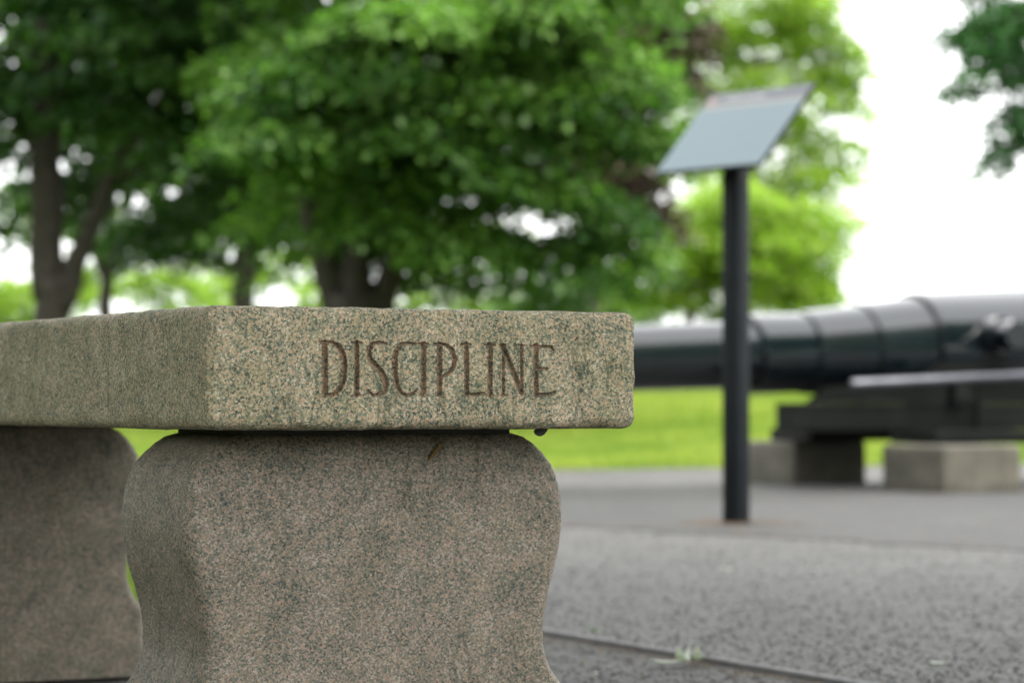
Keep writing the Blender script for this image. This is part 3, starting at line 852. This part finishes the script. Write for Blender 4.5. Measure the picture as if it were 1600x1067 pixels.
# far left: big dark tree with a forked trunk
tree('maple_tree', 'dark leafy tree with thick forked trunk at far left', (-3.66, 22.0),
     [(-0.06, 0, 0, 0.20), (-0.02, 0, 0.5, 0.155), (0.0, 0, 0.9, 0.145), (-0.02, 0, 1.15, 0.145)],
     [((-0.4, 0.4, 2.75), (0.9, 1.2, 0.5), 40, 100, 1.0), ((0.9, -0.2, 2.85), (1.0, 1.1, 0.6), 56, 100, 1.0), ((1.9, 0.3, 2.85), (0.8, 1.0, 0.55), 44, 100, 1.0),
      ((-0.9, -0.2, 2.2), (0.5, 0.9, 0.5), 17, 80, 1.0), ((0.2, 0, 3.9), (2.0, 2.0, 0.7), 80, 110, 1.3), ((0.6, 0, 5.0), (2.6, 2.6, 1.0), 80, 110, 1.8), ((0.2, 0, 6.4), (1.8, 1.8, 0.9), 50, 100, 1.8),
      ((1.5, 0.6, 2.15), (0.9, 0.8, 0.35), 20, 80, 1.0), ((0.35, 1.0, 2.1), (0.6, 0.6, 0.35), 9, 70, 1.0), ((-0.75, 0.8, 1.6), (0.4, 0.5, 0.2), 6, 55, 1.0), ((0.8, 1.0, 1.7), (0.7, 0.5, 0.2), 9, 60, 1.0), ((1.5, 0.9, 1.65), (0.6, 0.5, 0.2), 9, 60, 1.0)],
     'leaf_dark', 101, auto=False, limbs=[[(-0.04, 0, 1.0, 0.14), (-0.07, 0, 1.9, 0.13), (-0.06, 0, 2.8, 0.115), (0.0, 0, 4.2, 0.08), (0.1, 0, 6.0, 0.03)],
                              [(0.02, 0, 0.9, 0.11), (0.22, 0, 1.4, 0.085), (0.52, -0.1, 2.1, 0.06), (1.15, -0.2, 2.9, 0.05), (1.6, -0.2, 3.6, 0.03)],
                              [(-0.06, 0, 2.0, 0.06), (-0.35, 0.1, 2.5, 0.045), (-0.8, 0.2, 3.3, 0.02)],
                              [(0.5, -0.1, 1.95, 0.045), (1.0, 0.2, 2.25, 0.03), (1.7, 0.4, 2.5, 0.015)]], spray=0.38, leaf=0.085, more=1.5, dens=0.82)
# slim tree behind it
tree('slender_tree', 'slim dark tree with forked stem right of the forked trunk', (-4.43, 30.0),
     [(0, 0, 0, 0.10), (0.0, 0, 0.6, 0.078), (0.01, 0, 1.15, 0.075)],
     [((0.0, 0, 2.7), (1.0, 1.0, 0.8), 40, 90, 1.2), ((1.0, 0, 2.5), (0.7, 0.8, 0.6), 24, 90, 1.2), ((0.3, 0, 4.2), (1.5, 1.5, 0.8), 50, 90, 1.5), ((-0.6, 0, 2.1), (0.6, 0.6, 0.4), 14, 70, 1.0), ((0.3, 0, 1.75), (1.2, 0.8, 0.3), 20, 65, 1.0), ((1.5, 0, 1.9), (0.7, 0.7, 0.35), 14, 65, 1.0)],
     'leaf_mid', 202, limbs=[[(0.01, 0, 1.1, 0.06), (-0.16, 0, 1.5, 0.05), (-0.2, 0, 2.2, 0.035)], [(0.01, 0, 1.1, 0.065), (0.15, 0, 1.5, 0.055), (0.32, 0, 2.3, 0.04)]])
# third trunk
tree('lone_stem_tree', 'dark tree with single upright trunk above the bench corner', (-2.55, 26.0),
     [(-0.06, 0, 0, 0.15), (-0.03, 0, 0.6, 0.112), (0.02, 0, 1.2, 0.105), (0.06, 0, 1.7, 0.10), (0.04, 0, 2.4, 0.07)],
     [((-0.3, 0, 2.6), (0.8, 0.9, 0.5), 34, 100, 1.0), ((0.55, -0.2, 2.55), (0.7, 0.9, 0.45), 30, 100, 1.0), ((0.2, 0, 3.2), (1.2, 1.2, 0.6), 60, 100, 1.1), ((0.0, 0, 4.4), (1.7, 1.7, 0.9), 60, 100, 1.6), ((-0.7, 0.5, 1.75), (0.45, 0.5, 0.25), 8, 80, 1.0), ((0.15, 0.4, 1.95), (1.0, 0.7, 0.3), 24, 90, 1.0), ((0.8, 0.3, 1.6), (0.5, 0.5, 0.2), 10, 80, 1.0), ((-0.5, 0.4, 1.5), (0.8, 0.6, 0.25), 13, 60, 1.0)],
     'leaf_dark', 303, limbs=[[(0.04, 0, 1.3, 0.06), (0.3, 0, 1.75, 0.045), (0.5, -0.1, 2.2, 0.03)]], leaf=0.085, more=1.4)
# central spreading tree, nearest and brightest
tree('spreading_tree', 'broad green tree with stout splayed trunk behind the middle of the bench', (-1.14, 20.0),
     [(0.02, 0, 0, 0.30), (0.0, 0, 0.35, 0.215), (0.0, 0, 0.65, 0.185), (0.0, 0, 0.85, 0.195), (0.0, 0, 1.02, 0.19)],
     # flat layered sprays on the viewer's side
     [((-0.55, -1.1, 2.15), (0.55, 0.5, 0.10), 17, 110, 1.0), ((-0.1, -1.2, 2.55), (0.8, 0.5, 0.12), 30, 110, 1.0), ((0.5, -1.3, 2.85), (0.75, 0.5, 0.12), 28, 110, 1.0), ((1.15, -1.1, 3.0), (0.6, 0.5, 0.13), 24, 110, 1.0),
      ((0.35, -1.0, 2.2), (0.7, 0.5, 0.12), 22, 110, 1.0), ((1.1, -0.9, 2.45), (0.7, 0.5, 0.13), 26, 110, 1.0), ((1.8, -0.6, 2.6), (0.5, 0.6, 0.14), 13, 110, 1.0), ((1.95, -0.4, 2.2), (0.45, 0.6, 0.14), 11, 110, 1.0),
      ((0.9, -0.8, 1.88), (0.75, 0.5, 0.11), 17, 110, 1.0), ((1.45, -0.5, 1.75), (0.6, 0.6, 0.13), 14, 110, 1.0), ((0.75, -0.5, 1.5), (0.4, 0.5, 0.12), 10, 100, 1.0), ((1.45, -0.3, 1.35), (0.55, 0.6, 0.14), 10, 100, 1.0), ((1.85, 0.0, 1.45), (0.35, 0.5, 0.15), 6, 90, 1.0),
      ((-0.2, -0.9, 1.85), (0.35, 0.4, 0.10), 6, 90, 1.0), ((0.2, 0.5, 1.85), (0.7, 0.5, 0.28), 16, 90, 1.0), ((0.1, 0.8, 1.5), (0.6, 0.4, 0.25), 14, 80, 1.0), ((-0.5, 0.6, 1.6), (0.4, 0.4, 0.2), 7, 70, 1.0), ((0.6, 0.7, 1.35), (0.5, 0.4, 0.2), 9, 70, 1.0), ((0.15, -0.7, 1.95), (0.5, 0.4, 0.12), 9, 100, 1.0), ((0.25, -0.8, 1.6), (0.3, 0.4, 0.08), 5, 80, 1.0), ((0.95, 0.3, 1.12), (0.6, 0.5, 0.12), 6, 50, 1.0), ((1.55, 0.2, 1.02), (0.45, 0.5, 0.14), 6, 55, 1.0),
      # body of the crown behind and above
      ((0.1, 0.1, 2.75), (1.2, 0.8, 0.5), 24, 100, 1.1), ((1.1, 0.2, 2.3), (0.8, 0.8, 0.55), 18, 100, 1.1), ((0.4, 0.2, 3.9), (2.0, 1.9, 0.7), 80, 110, 1.5), ((0.4, 0.2, 5.2), (1.7, 1.6, 0.9), 60, 110, 1.8), ((1.7, -0.5, 3.3), (0.5, 0.6, 0.3), 18, 110, 1.0)],
     'leaf_mid', 404, bark='bark', auto=False, limbs=[[(-0.10, 0, 0.75, 0.12), (-0.2, 0, 1.15, 0.105), (-0.34, -0.1, 1.7, 0.075), (-0.45, -0.4, 2.3, 0.04)],
                            [(0.0, 0, 0.75, 0.14), (0.03, 0, 1.3, 0.11), (0.1, 0, 1.9, 0.085), (0.2, 0, 3.0, 0.06), (0.3, 0, 5.0, 0.03)],
                            [(0.10, 0, 0.75, 0.12), (0.24, 0, 1.15, 0.10), (0.5, -0.2, 1.7, 0.065), (0.9, -0.6, 2.4, 0.035)],
                            [(0.3, -0.05, 1.3, 0.06), (0.8, -0.2, 1.6, 0.04), (1.7, -0.3, 1.9, 0.015)],
                            [(0.1, 0, 1.9, 0.05), (0.9, -0.3, 2.5, 0.035), (1.8, -0.5, 2.9, 0.015)]], spray=0.36, leaf=0.075, more=1.7)
# copper tree behind
tree('copper_tree', 'copper leaved tree showing behind the broad green tree', (0.9, 33.0),
     [(0, 0, 0, 0.2), (0, 0, 1.5, 0.15), (0.1, 0, 2.4, 0.12)],
     [((0.25, 0, 2.3), (0.8, 1.0, 0.8), 56, 100, 1.0), ((0.8, 0, 4.0), (0.62, 0.8, 1.0), 60, 100, 1.0), ((0.1, 0, 3.9), (1.2, 1.2, 1.0), 60, 100, 1.2), ((0.3, 0, 5.6), (1.3, 1.3, 1.0), 50, 100, 1.5), ((-1.5, 0, 3.1), (1.1, 1.0, 0.8), 40, 100, 1.1)],
     'leaf_copper', 505)
# small round yellow-green tree above the barrel
tree('round_tree', 'small rounded yellow green tree behind the sign post', (2.43, 38.0),
     [(0, 0, 0, 0.10), (0.02, 0, 0.5, 0.075), (0.0, 0, 0.9, 0.07)],
     [((1.25, 0, 1.45), (1.05, 1.0, 0.75), 100, 90, 1.0), ((0.2, 0, 1.45), (0.9, 0.9, 0.75), 80, 90, 1.0), ((0.7, 0, 2.15), (1.0, 0.9, 0.5), 60, 90, 1.0), ((1.75, 0, 1.0), (0.55, 0.6, 0.5), 36, 90, 1.0), ((-0.5, -0.2, 1.3), (0.6, 0.6, 0.55), 36, 90, 1.0), ((1.7, 0, 1.95), (0.45, 0.5, 0.35), 20, 90, 1.0), ((0.5, 0, 0.75), (0.9, 0.7, 0.3), 22, 80, 1.0)],
     'leaf_yellow', 606, bark='bark_pale', spray=0.42, dens=0.62, leaf=0.09, more=1.35)
# tall airy tree
tree('airy_tree', 'tall airy yellow green tree with sky showing through, above the sign', (3.9, 46.0),
     [(0, 0, 0, 0.14), (0.05, 0, 1.6, 0.10), (0.1, 0, 3.2, 0.075), (0.2, 0, 5.0, 0.05)],
     [((0.2, 0, 4.5), (1.6, 1.4, 1.2), 85, 80, 1.1), ((1.5, 0, 5.2), (0.75, 0.7, 0.9), 34, 80, 1.1), ((1.2, 0, 3.5), (0.8, 0.8, 0.7), 30, 80, 1.1), ((-0.8, 0, 5.4), (0.9, 0.9, 1.0), 36, 80, 1.1), ((0.4, 0, 6.4), (1.7, 1.4, 0.9), 50, 80, 1.2), ((0.9, 0, 2.5), (0.9, 0.7, 0.6), 22, 75, 1.0), ((-0.9, 0, 3.6), (0.9, 0.8, 0.8), 30, 80, 1.0), ((0.9, 0, 5.75), (0.75, 0.7, 0.6), 30, 80, 1.1), ((-0.15, 0, 5.6), (0.7, 0.7, 0.6), 24, 80, 1.1), ((0.9, 0, 2.95), (0.9, 0.8, 0.5), 26, 80, 1.0), ((0.1, 0, 3.1), (0.9, 0.8, 0.6), 26, 80, 1.0), ((-0.6, 0, 2.5), (0.9, 0.8, 0.5), 20, 80, 1.0), ((1.75, 0, 4.4), (0.45, 0.5, 0.6), 12, 70, 1.0)],
     'leaf_yellow', 707, bark='bark_pale', spray=0.44, dens=0.8, leaf=0.095, more=1.2)
# tree whose branches hang in at the upper right
tree('overhanging_tree', 'blue green tree branch hanging into the upper right corner', (6.4, 24.5),
     [(0, 0, 0, 0.25), (0.0, 0, 1.6, 0.2), (-0.1, 0, 2.8, 0.17)],
     [((-2.1, -0.4, 3.25), (0.5, 0.6, 0.5), 52, 80, 0.9), ((-1.85, -0.4, 2.6), (0.36, 0.4, 0.45), 30, 75, 0.9), ((-2.22, -0.4, 2.1), (0.14, 0.2, 0.14), 5, 45, 0.85), ((-2.45, -0.4, 2.75), (0.18, 0.3, 0.18), 7, 50, 0.85), ((-1.2, -0.2, 3.3), (0.7, 0.9, 0.9), 60, 90, 1.0), ((0.2, 0, 4.2), (1.8, 1.8, 1.2), 80, 90, 1.5), ((-1.0, 0, 4.9), (1.4, 1.4, 0.8), 50, 90, 1.5)],
     'leaf_blue', 808, spray=0.24, leaf=0.075, more=1.1)
# shade tree behind the viewer: its canopy spreads over the bench and the near paving
tree('shade_tree', 'tall broad shade tree behind the viewer, its canopy over the bench', (-4.2, -2.6),
     [(0, 0, 0, 0.42), (0, 0, 0.6, 0.33), (0.05, 0, 1.8, 0.29), (0.15, 0.1, 2.7, 0.27), (0.3, 0.1, 5.0, 0.2)],
     [((1.6, 1.2, 4.4), (2.4, 2.4, 0.9), 100, 45, 2.6), ((4.2, 2.2, 4.3), (2.4, 2.4, 0.9), 75, 45, 2.6), ((2.4, 4.6, 4.2), (2.4, 2.2, 0.9), 110, 45, 2.6), ((-1.5, 0.5, 4.6), (2.2, 2.4, 1.0), 90, 45, 2.6), ((5.0, 5.0, 4.3), (1.9, 1.9, 0.8), 80, 45, 2.6),
      ((0.5, -2.2, 4.5), (2.6, 2.0, 1.0), 100, 45, 2.6), ((4.2, -1.6, 4.5), (2.4, 2.0, 1.0), 45, 45, 2.6), ((1.0, 1.5, 6.6), (3.4, 3.6, 1.4), 110, 45, 3.0), ((-0.6, 4.0, 4.4), (2.2, 2.0, 0.8), 90, 45, 2.6), ((1.0, 0.5, 9.2), (3.8, 3.6, 1.6), 150, 45, 3.2), ((1.0, 0.2, 11.6), (2.8, 2.8, 1.4), 100, 45, 3.2), ((6.6, 4.2, 4.3), (1.6, 1.7, 0.7), 60, 45, 2.6)],
     'leaf_mid', 909, spray=0.62)
for i, (bx_, by_, sc, lb) in enumerate([(13.5, 7.0, 1.1, 'unseen tree added right of the gun, dark in the barrel reflection'), (19.0, 0.5, 1.2, 'unseen tree added farther right, dark in the barrel reflection'), (-7.5, 4.5, 0.9, 'unseen tree added left of the bench to darken its left side')]):  # unseen trees added to darken the barrel's reflection and the bench's left side
    tree('added_tree', lb, (bx_, by_),
         [(0, 0, 0, 0.36), (0, 0, 0.6, 0.28), (0.05, 0, 1.6, 0.25), (0.1, 0.0, 3.2, 0.2)],
         [((0, 0, (2.6 if bx_ > 0 else 4.0) * sc), (3.0, 2.8, 1.3), 130, 45, 2.6), ((0.3, 0, 4.8 * sc), (3.8, 3.4, 1.5), 170, 45, 2.8), ((0, 0.2, 7.4 * sc), (3.6, 3.2, 1.6), 150, 45, 3.0), ((0.2, 0, 10.0 * sc), (2.6, 2.6, 1.6), 90, 45, 3.0)],
         'leaf_mid', 929 + 10 * i, spray=0.66, group='unseen trees added for shade and reflection')
# unseen wood added to block low sky light, a single far-off mass
rngw = random.Random(31)
lobw = []
for k in range(46):
    az_ = R(100 + 215 * k / 45); rad_ = 34 + rngw.uniform(-3, 3)
    lobw.append(((math.sin(az_) * rad_, math.cos(az_) * rad_, 2.6 + rngw.uniform(-0.4, 0.4)), (2.6, 2.0, 2.9 + rngw.uniform(-0.4, 0.9)), 26, 26, 7.0))
wood = crown('added_wood', lobw, M['leaf_mid'], None, 77, 0.11, 1.0, 1.1)
tag(wood, 'unseen wood added behind the viewer to block low sky light', 'wood', kind='stuff')
# background shrubs and small trees low between the trunks
def shrub(label, loc, lobes, seed, mat='leaf_yellow'):
    bz = float(ground_h(*loc)) - 0.03
    t = empty('shrub', (loc[0], loc[1], bz)); tag(t, label, 'shrub', 'shrubs low between the trunks')
    for i, (c, r, *_r) in enumerate(lobes):
        limb(t, [(0, 0, 0), (c[0] * 0.5, c[1] * 0.5, c[2] * 0.6), c], [0.035, 0.025, 0.01], M['bark_pale'], 'stem', seed + i, 6)
    crown('foliage', lobes, M[mat], t, seed, 0.10, 1.0, 0.34)
shrub('yellow green shrub at the far left edge behind the forked trunk', (-6.3, 34.0), [((0, 0, 0.75), (0.55, 0.5, 0.5), 26, 80, 1), ((-0.4, 0, 1.0), (0.5, 0.5, 0.4), 16, 80, 1)], 21)
shrub('sunlit shrub seen between the slim tree and the single trunk', (-5.4, 42.0), [((0, 0, 1.0), (0.7, 0.6, 0.75), 26, 70, 1.1), ((0.6, 0, 0.8), (0.5, 0.5, 0.5), 14, 70, 1)], 22)
shrub('pale green shrub just left of the stout splayed trunk', (-2.55, 36.0), [((0, 0, 0.85), (0.35, 0.4, 0.75), 18, 80, 1)], 23)
shrub('green shrub low behind the right part of the slab', (0.9, 42.0), [((0, 0, 0.9), (0.8, 0.6, 0.6), 30, 80, 1), ((0.9, 0, 0.9), (0.7, 0.6, 0.6), 26, 80, 1), ((-0.9, 0, 0.7), (0.5, 0.5, 0.45), 10, 80, 1)], 24, 'leaf_mid')

for i, (lx, ly, lb, lobes) in enumerate([
    (-7.9, 47.0, 'young yellow green tree far off between the two left trunks', [((0, 0, 1.4), (0.9, 0.8, 0.6), 30, 55, 1.0), ((0.9, 0, 1.6), (0.8, 0.7, 0.6), 26, 55, 1.0), ((0.2, 0, 2.8), (1.3, 1.0, 0.6), 24, 55, 1.0)]),
    (-5.0, 48.0, 'young yellow green tree far off left of the single trunk', [((0, 0, 1.5), (0.8, 0.8, 0.6), 28, 55, 1.0), ((1.0, 0, 1.8), (1.0, 0.7, 0.5), 28, 55, 1.0), ((-0.3, 0, 2.8), (1.1, 1.0, 0.6), 20, 55, 1.0)]),
    (-1.4, 49.0, 'young green tree far off right of the stout trunk', [((0, 0, 1.4), (0.8, 0.8, 0.5), 22, 55, 1.0), ((1.1, 0, 1.2), (0.8, 0.7, 0.45), 26, 60, 1.0), ((0.4, 0, 2.3), (1.1, 1.0, 0.5), 20, 55, 1.0)])]):
    tree('young_tree', lb, (lx, ly), [(0, 0, 0, 0.09), (0.02, 0, 0.7, 0.06), (0.05, 0, 1.3, 0.05)], lobes, 'leaf_yellow', 950 + 7 * i, bark='bark_pale', spray=0.36, group='young trees far behind the lawn')

# ------------------------------------------------------------------ litter and fallen leaves
def litter(name, pts, smin, smax, mat, seed, label, z=0.006):
    rng = np.random.default_rng(seed); n = len(pts)
    s = rng.uniform(smin, smax, n); yaw = rng.uniform(0, 6.28, n)
    d = np.column_stack([np.cos(yaw), np.sin(yaw)]); e = np.column_stack([-d[:, 1], d[:, 0]])
    v = np.empty((n, 4, 3))
    for k, (fa, fb) in enumerate(((-.5, 0), (0, .28), (.5, 0), (0, -.28))):
        v[:, k, :2] = pts + d * (s * fa)[:, None] + e * (s * fb)[:, None]
        v[:, k, 2] = z + rng.uniform(0.001, 0.25, n) * s * 0.6
    o = mesh_np(name, v.reshape(-1, 3), np.arange(4 * n).reshape(n, 4), M[mat], attr=np.repeat(rng.random(n), 4))
    return tag(o, label, 'litter', kind='stuff')
rng = np.random.default_rng(77)
# along the edging, on the pad side
n = 900; t = rng.uniform(-1.6, 1.2, n); off = 0.008 + np.abs(rng.normal(0, 0.03, n))
pts = [np.column_stack([EDG[0] + ED[0] * t - ED[1] * off, EDG[1] + ED[1] * t + ED[0] * off])]
n = 350; t = rng.uniform(-1.6, 0.9, n); off = rng.uniform(0.01, 0.7, n)
pts.append(np.column_stack([EDG[0] + ED[0] * t - ED[1] * off, EDG[1] + ED[1] * t + ED[0] * off]))
litter('pad_litter', np.concatenate(pts), 0.005, 0.014, 'litter', 1, 'tiny brown leaf litter along the metal edging', -0.003)
n = 330; t = rng.normal(0.6, 0.8, n); off = rng.normal(0.06, 0.09, n)
a1 = np.column_stack([ap0[0] + WX * t - WY * off, ap0[1] + WY * t + WX * off])
n = 500; a2 = np.array([0.681, 8.33]) + rng.normal(0, 1, (n, 2)) * np.array([0.11, 0.06])
n = 260; t = rng.uniform(-0.6, 3, n); off = rng.normal(0, 0.1, n)
a3 = np.column_stack([bk[0] + UX * t - UY * off, bk[1] + UY * t + UX * off])
n = 700; a4 = np.column_stack([rng.uniform(0.2, 2.2, n), rng.uniform(6.5, 12.5, n)])
n = 1400; t = rng.uniform(-0.5, 4.5, n); off = rng.normal(-0.06, 0.1, n)
a5 = np.column_stack([B[0] + UX * t - UY * off, B[1] + UY * t + UX * off])
litter('apron_litter', np.concatenate([a1, a2, a3, a4, a5]), 0.008, 0.02, 'litter', 2, 'brown leaf litter gathered at the apron edge and post foot', 0.006)

# loose grit and proud aggregate on the asphalt
def grit(name, pts, smin, smax, zs, seed, label):
    rng = np.random.default_rng(seed); n = len(pts)
    r = smin + (smax - smin) * rng.random(n) ** 2.2
    v = np.empty((n, 6, 3)); yaw = rng.uniform(0, 6.28, n)
    for k in range(4):
        rr_ = r * rng.uniform(0.7, 1.2, n)
        v[:, k, 0] = pts[:, 0] + np.cos(yaw + k * 1.571) * rr_; v[:, k, 1] = pts[:, 1] + np.sin(yaw + k * 1.571) * rr_
        v[:, k, 2] = zs + r * rng.uniform(-0.1, 0.3, n)
    v[:, 4] = np.column_stack([pts, zs + r * rng.uniform(0.4, 0.8, n)]); v[:, 5] = np.column_stack([pts, zs - r * 0.4])
    f = []
    for k in range(4): f += [(k, (k + 1) % 4, 4), ((k + 1) % 4, k, 5)]
    F_ = (np.arange(n)[:, None, None] * 6 + np.array(f)[None]).reshape(-1, 3)
    t = np.clip(rng.beta(1.3, 3.0, n), 0, 1)
    o = mesh_np(name, v.reshape(-1, 3), F_, M['grit'], attr=np.repeat(t, 6))
    return tag(o, label, 'grit', kind='stuff')
mg, ntg, bg_, og = new_mat('asphalt_grit')
at_ = ntg.nodes.new('ShaderNodeAttribute'); at_.attribute_name = 'tint'
rg_ = ramp(ntg, [(0.0, (0.028, 0.028, 0.027)), (0.35, (0.075, 0.075, 0.072)), (0.7, (0.16, 0.15, 0.135)), (1.0, (0.26, 0.23, 0.18))]); ntg.links.new(at_.outputs['Fac'], rg_.inputs[0])
ntg.links.new(rg_.outputs[0], bg_.inputs['Base Color']); bg_.inputs['Roughness'].default_value = 0.8
M['grit'] = mg
rng = np.random.default_rng(55)
n = 46000
yy = 3.3 + 8.5 * rng.random(n) ** 2.4; xx = -0.25 + rng.random(n) * (0.2 * yy + 0.35)
sd = (xx - EDG[0]) * ED[1] - (yy - EDG[1]) * ED[0]           # > 0: right of the edging
P_ = np.column_stack([xx, yy])
grit('path_grit', P_[sd > 0.008], 0.001, 0.0056, -0.0004, 1, 'fine grit and proud aggregate on the asphalt path')
grit('pad_grit', P_[(sd < -0.008) & (sd > -0.6) & (yy < 5.2)], 0.001, 0.0054, -0.0044, 2, 'fine grit on the dark bench pad')

def fallen_leaf(loc, rz, L, W, curl, mat, label, z0=0.001):
    bm = bmesh.new(); n = 8; rows = []
    for i in range(n + 1):
        t = i / n; w = W * math.sin(math.pi * min(0.98, max(0.03, t)) ** 0.8)
        x = (t - 0.5) * L; zc = z0 + curl * (2 * t - 1) ** 2 + 0.0006
        rows.append([bm.verts.new((x, -w, zc + 0.25 * w)), bm.verts.new((x, 0, zc)), bm.verts.new((x, w, zc + 0.25 * w))])
    for a_, b_ in zip(rows, rows[1:]):
        for k in range(2): bm.faces.new((a_[k], a_[k + 1], b_[k + 1], b_[k]))
    o = obj_bm('fallen_leaf', bm, M[mat], None, smooth=True)
    o.location = (*loc, 0); o.rotation_euler = (0, 0, rz)
    return tag(o, label, 'leaf', 'fallen leaves on the asphalt')
def gp(x, y): d = 0.37 / y; return (x * d, d)
for (x, y), rz, L, W, cu_, mat, lb in [
    ((0.0563, 0.0953), 0.2, 0.052, 0.011, 0.006, 'leaf_pale', 'pale leaf lying flat on the dark pad beside the edging'),
    ((0.0622, 0.0947), 1.1, 0.040, 0.009, 0.022, 'leaf_pale', 'curled pale leaf standing up against the metal edging'),
    ((0.0672, 0.0940), 1.5, 0.036, 0.008, 0.020, 'leaf_pale', 'narrow upturned pale leaf at the edging, right of the curled one'),
    ((0.1547, 0.0955), 2.7, 0.030, 0.008, 0.004, 'leaf_pale', 'pale leaf on the asphalt near the lower right corner'),
    ((0.0779, 0.0612), 0.1, 0.030, 0.009, 0.005, 'leaf_pale', 'whitish leaf on the light path in front of the sign post'),
    ((0.0300, 0.0990), 0.4, 0.014, 0.005, 0.003, 'leaf_pale', 'tiny pale leaf at the bottom edge beside the near leg'),
    ((0.0295, 0.0835), 0.6, 0.022, 0.006, 0.004, 'leaf_fresh', 'greenish leaf on the path just beyond the edging')]:
    p = gp(x, y)
    fallen_leaf(p, rz, L, W, cu_, mat, lb, 0.002)
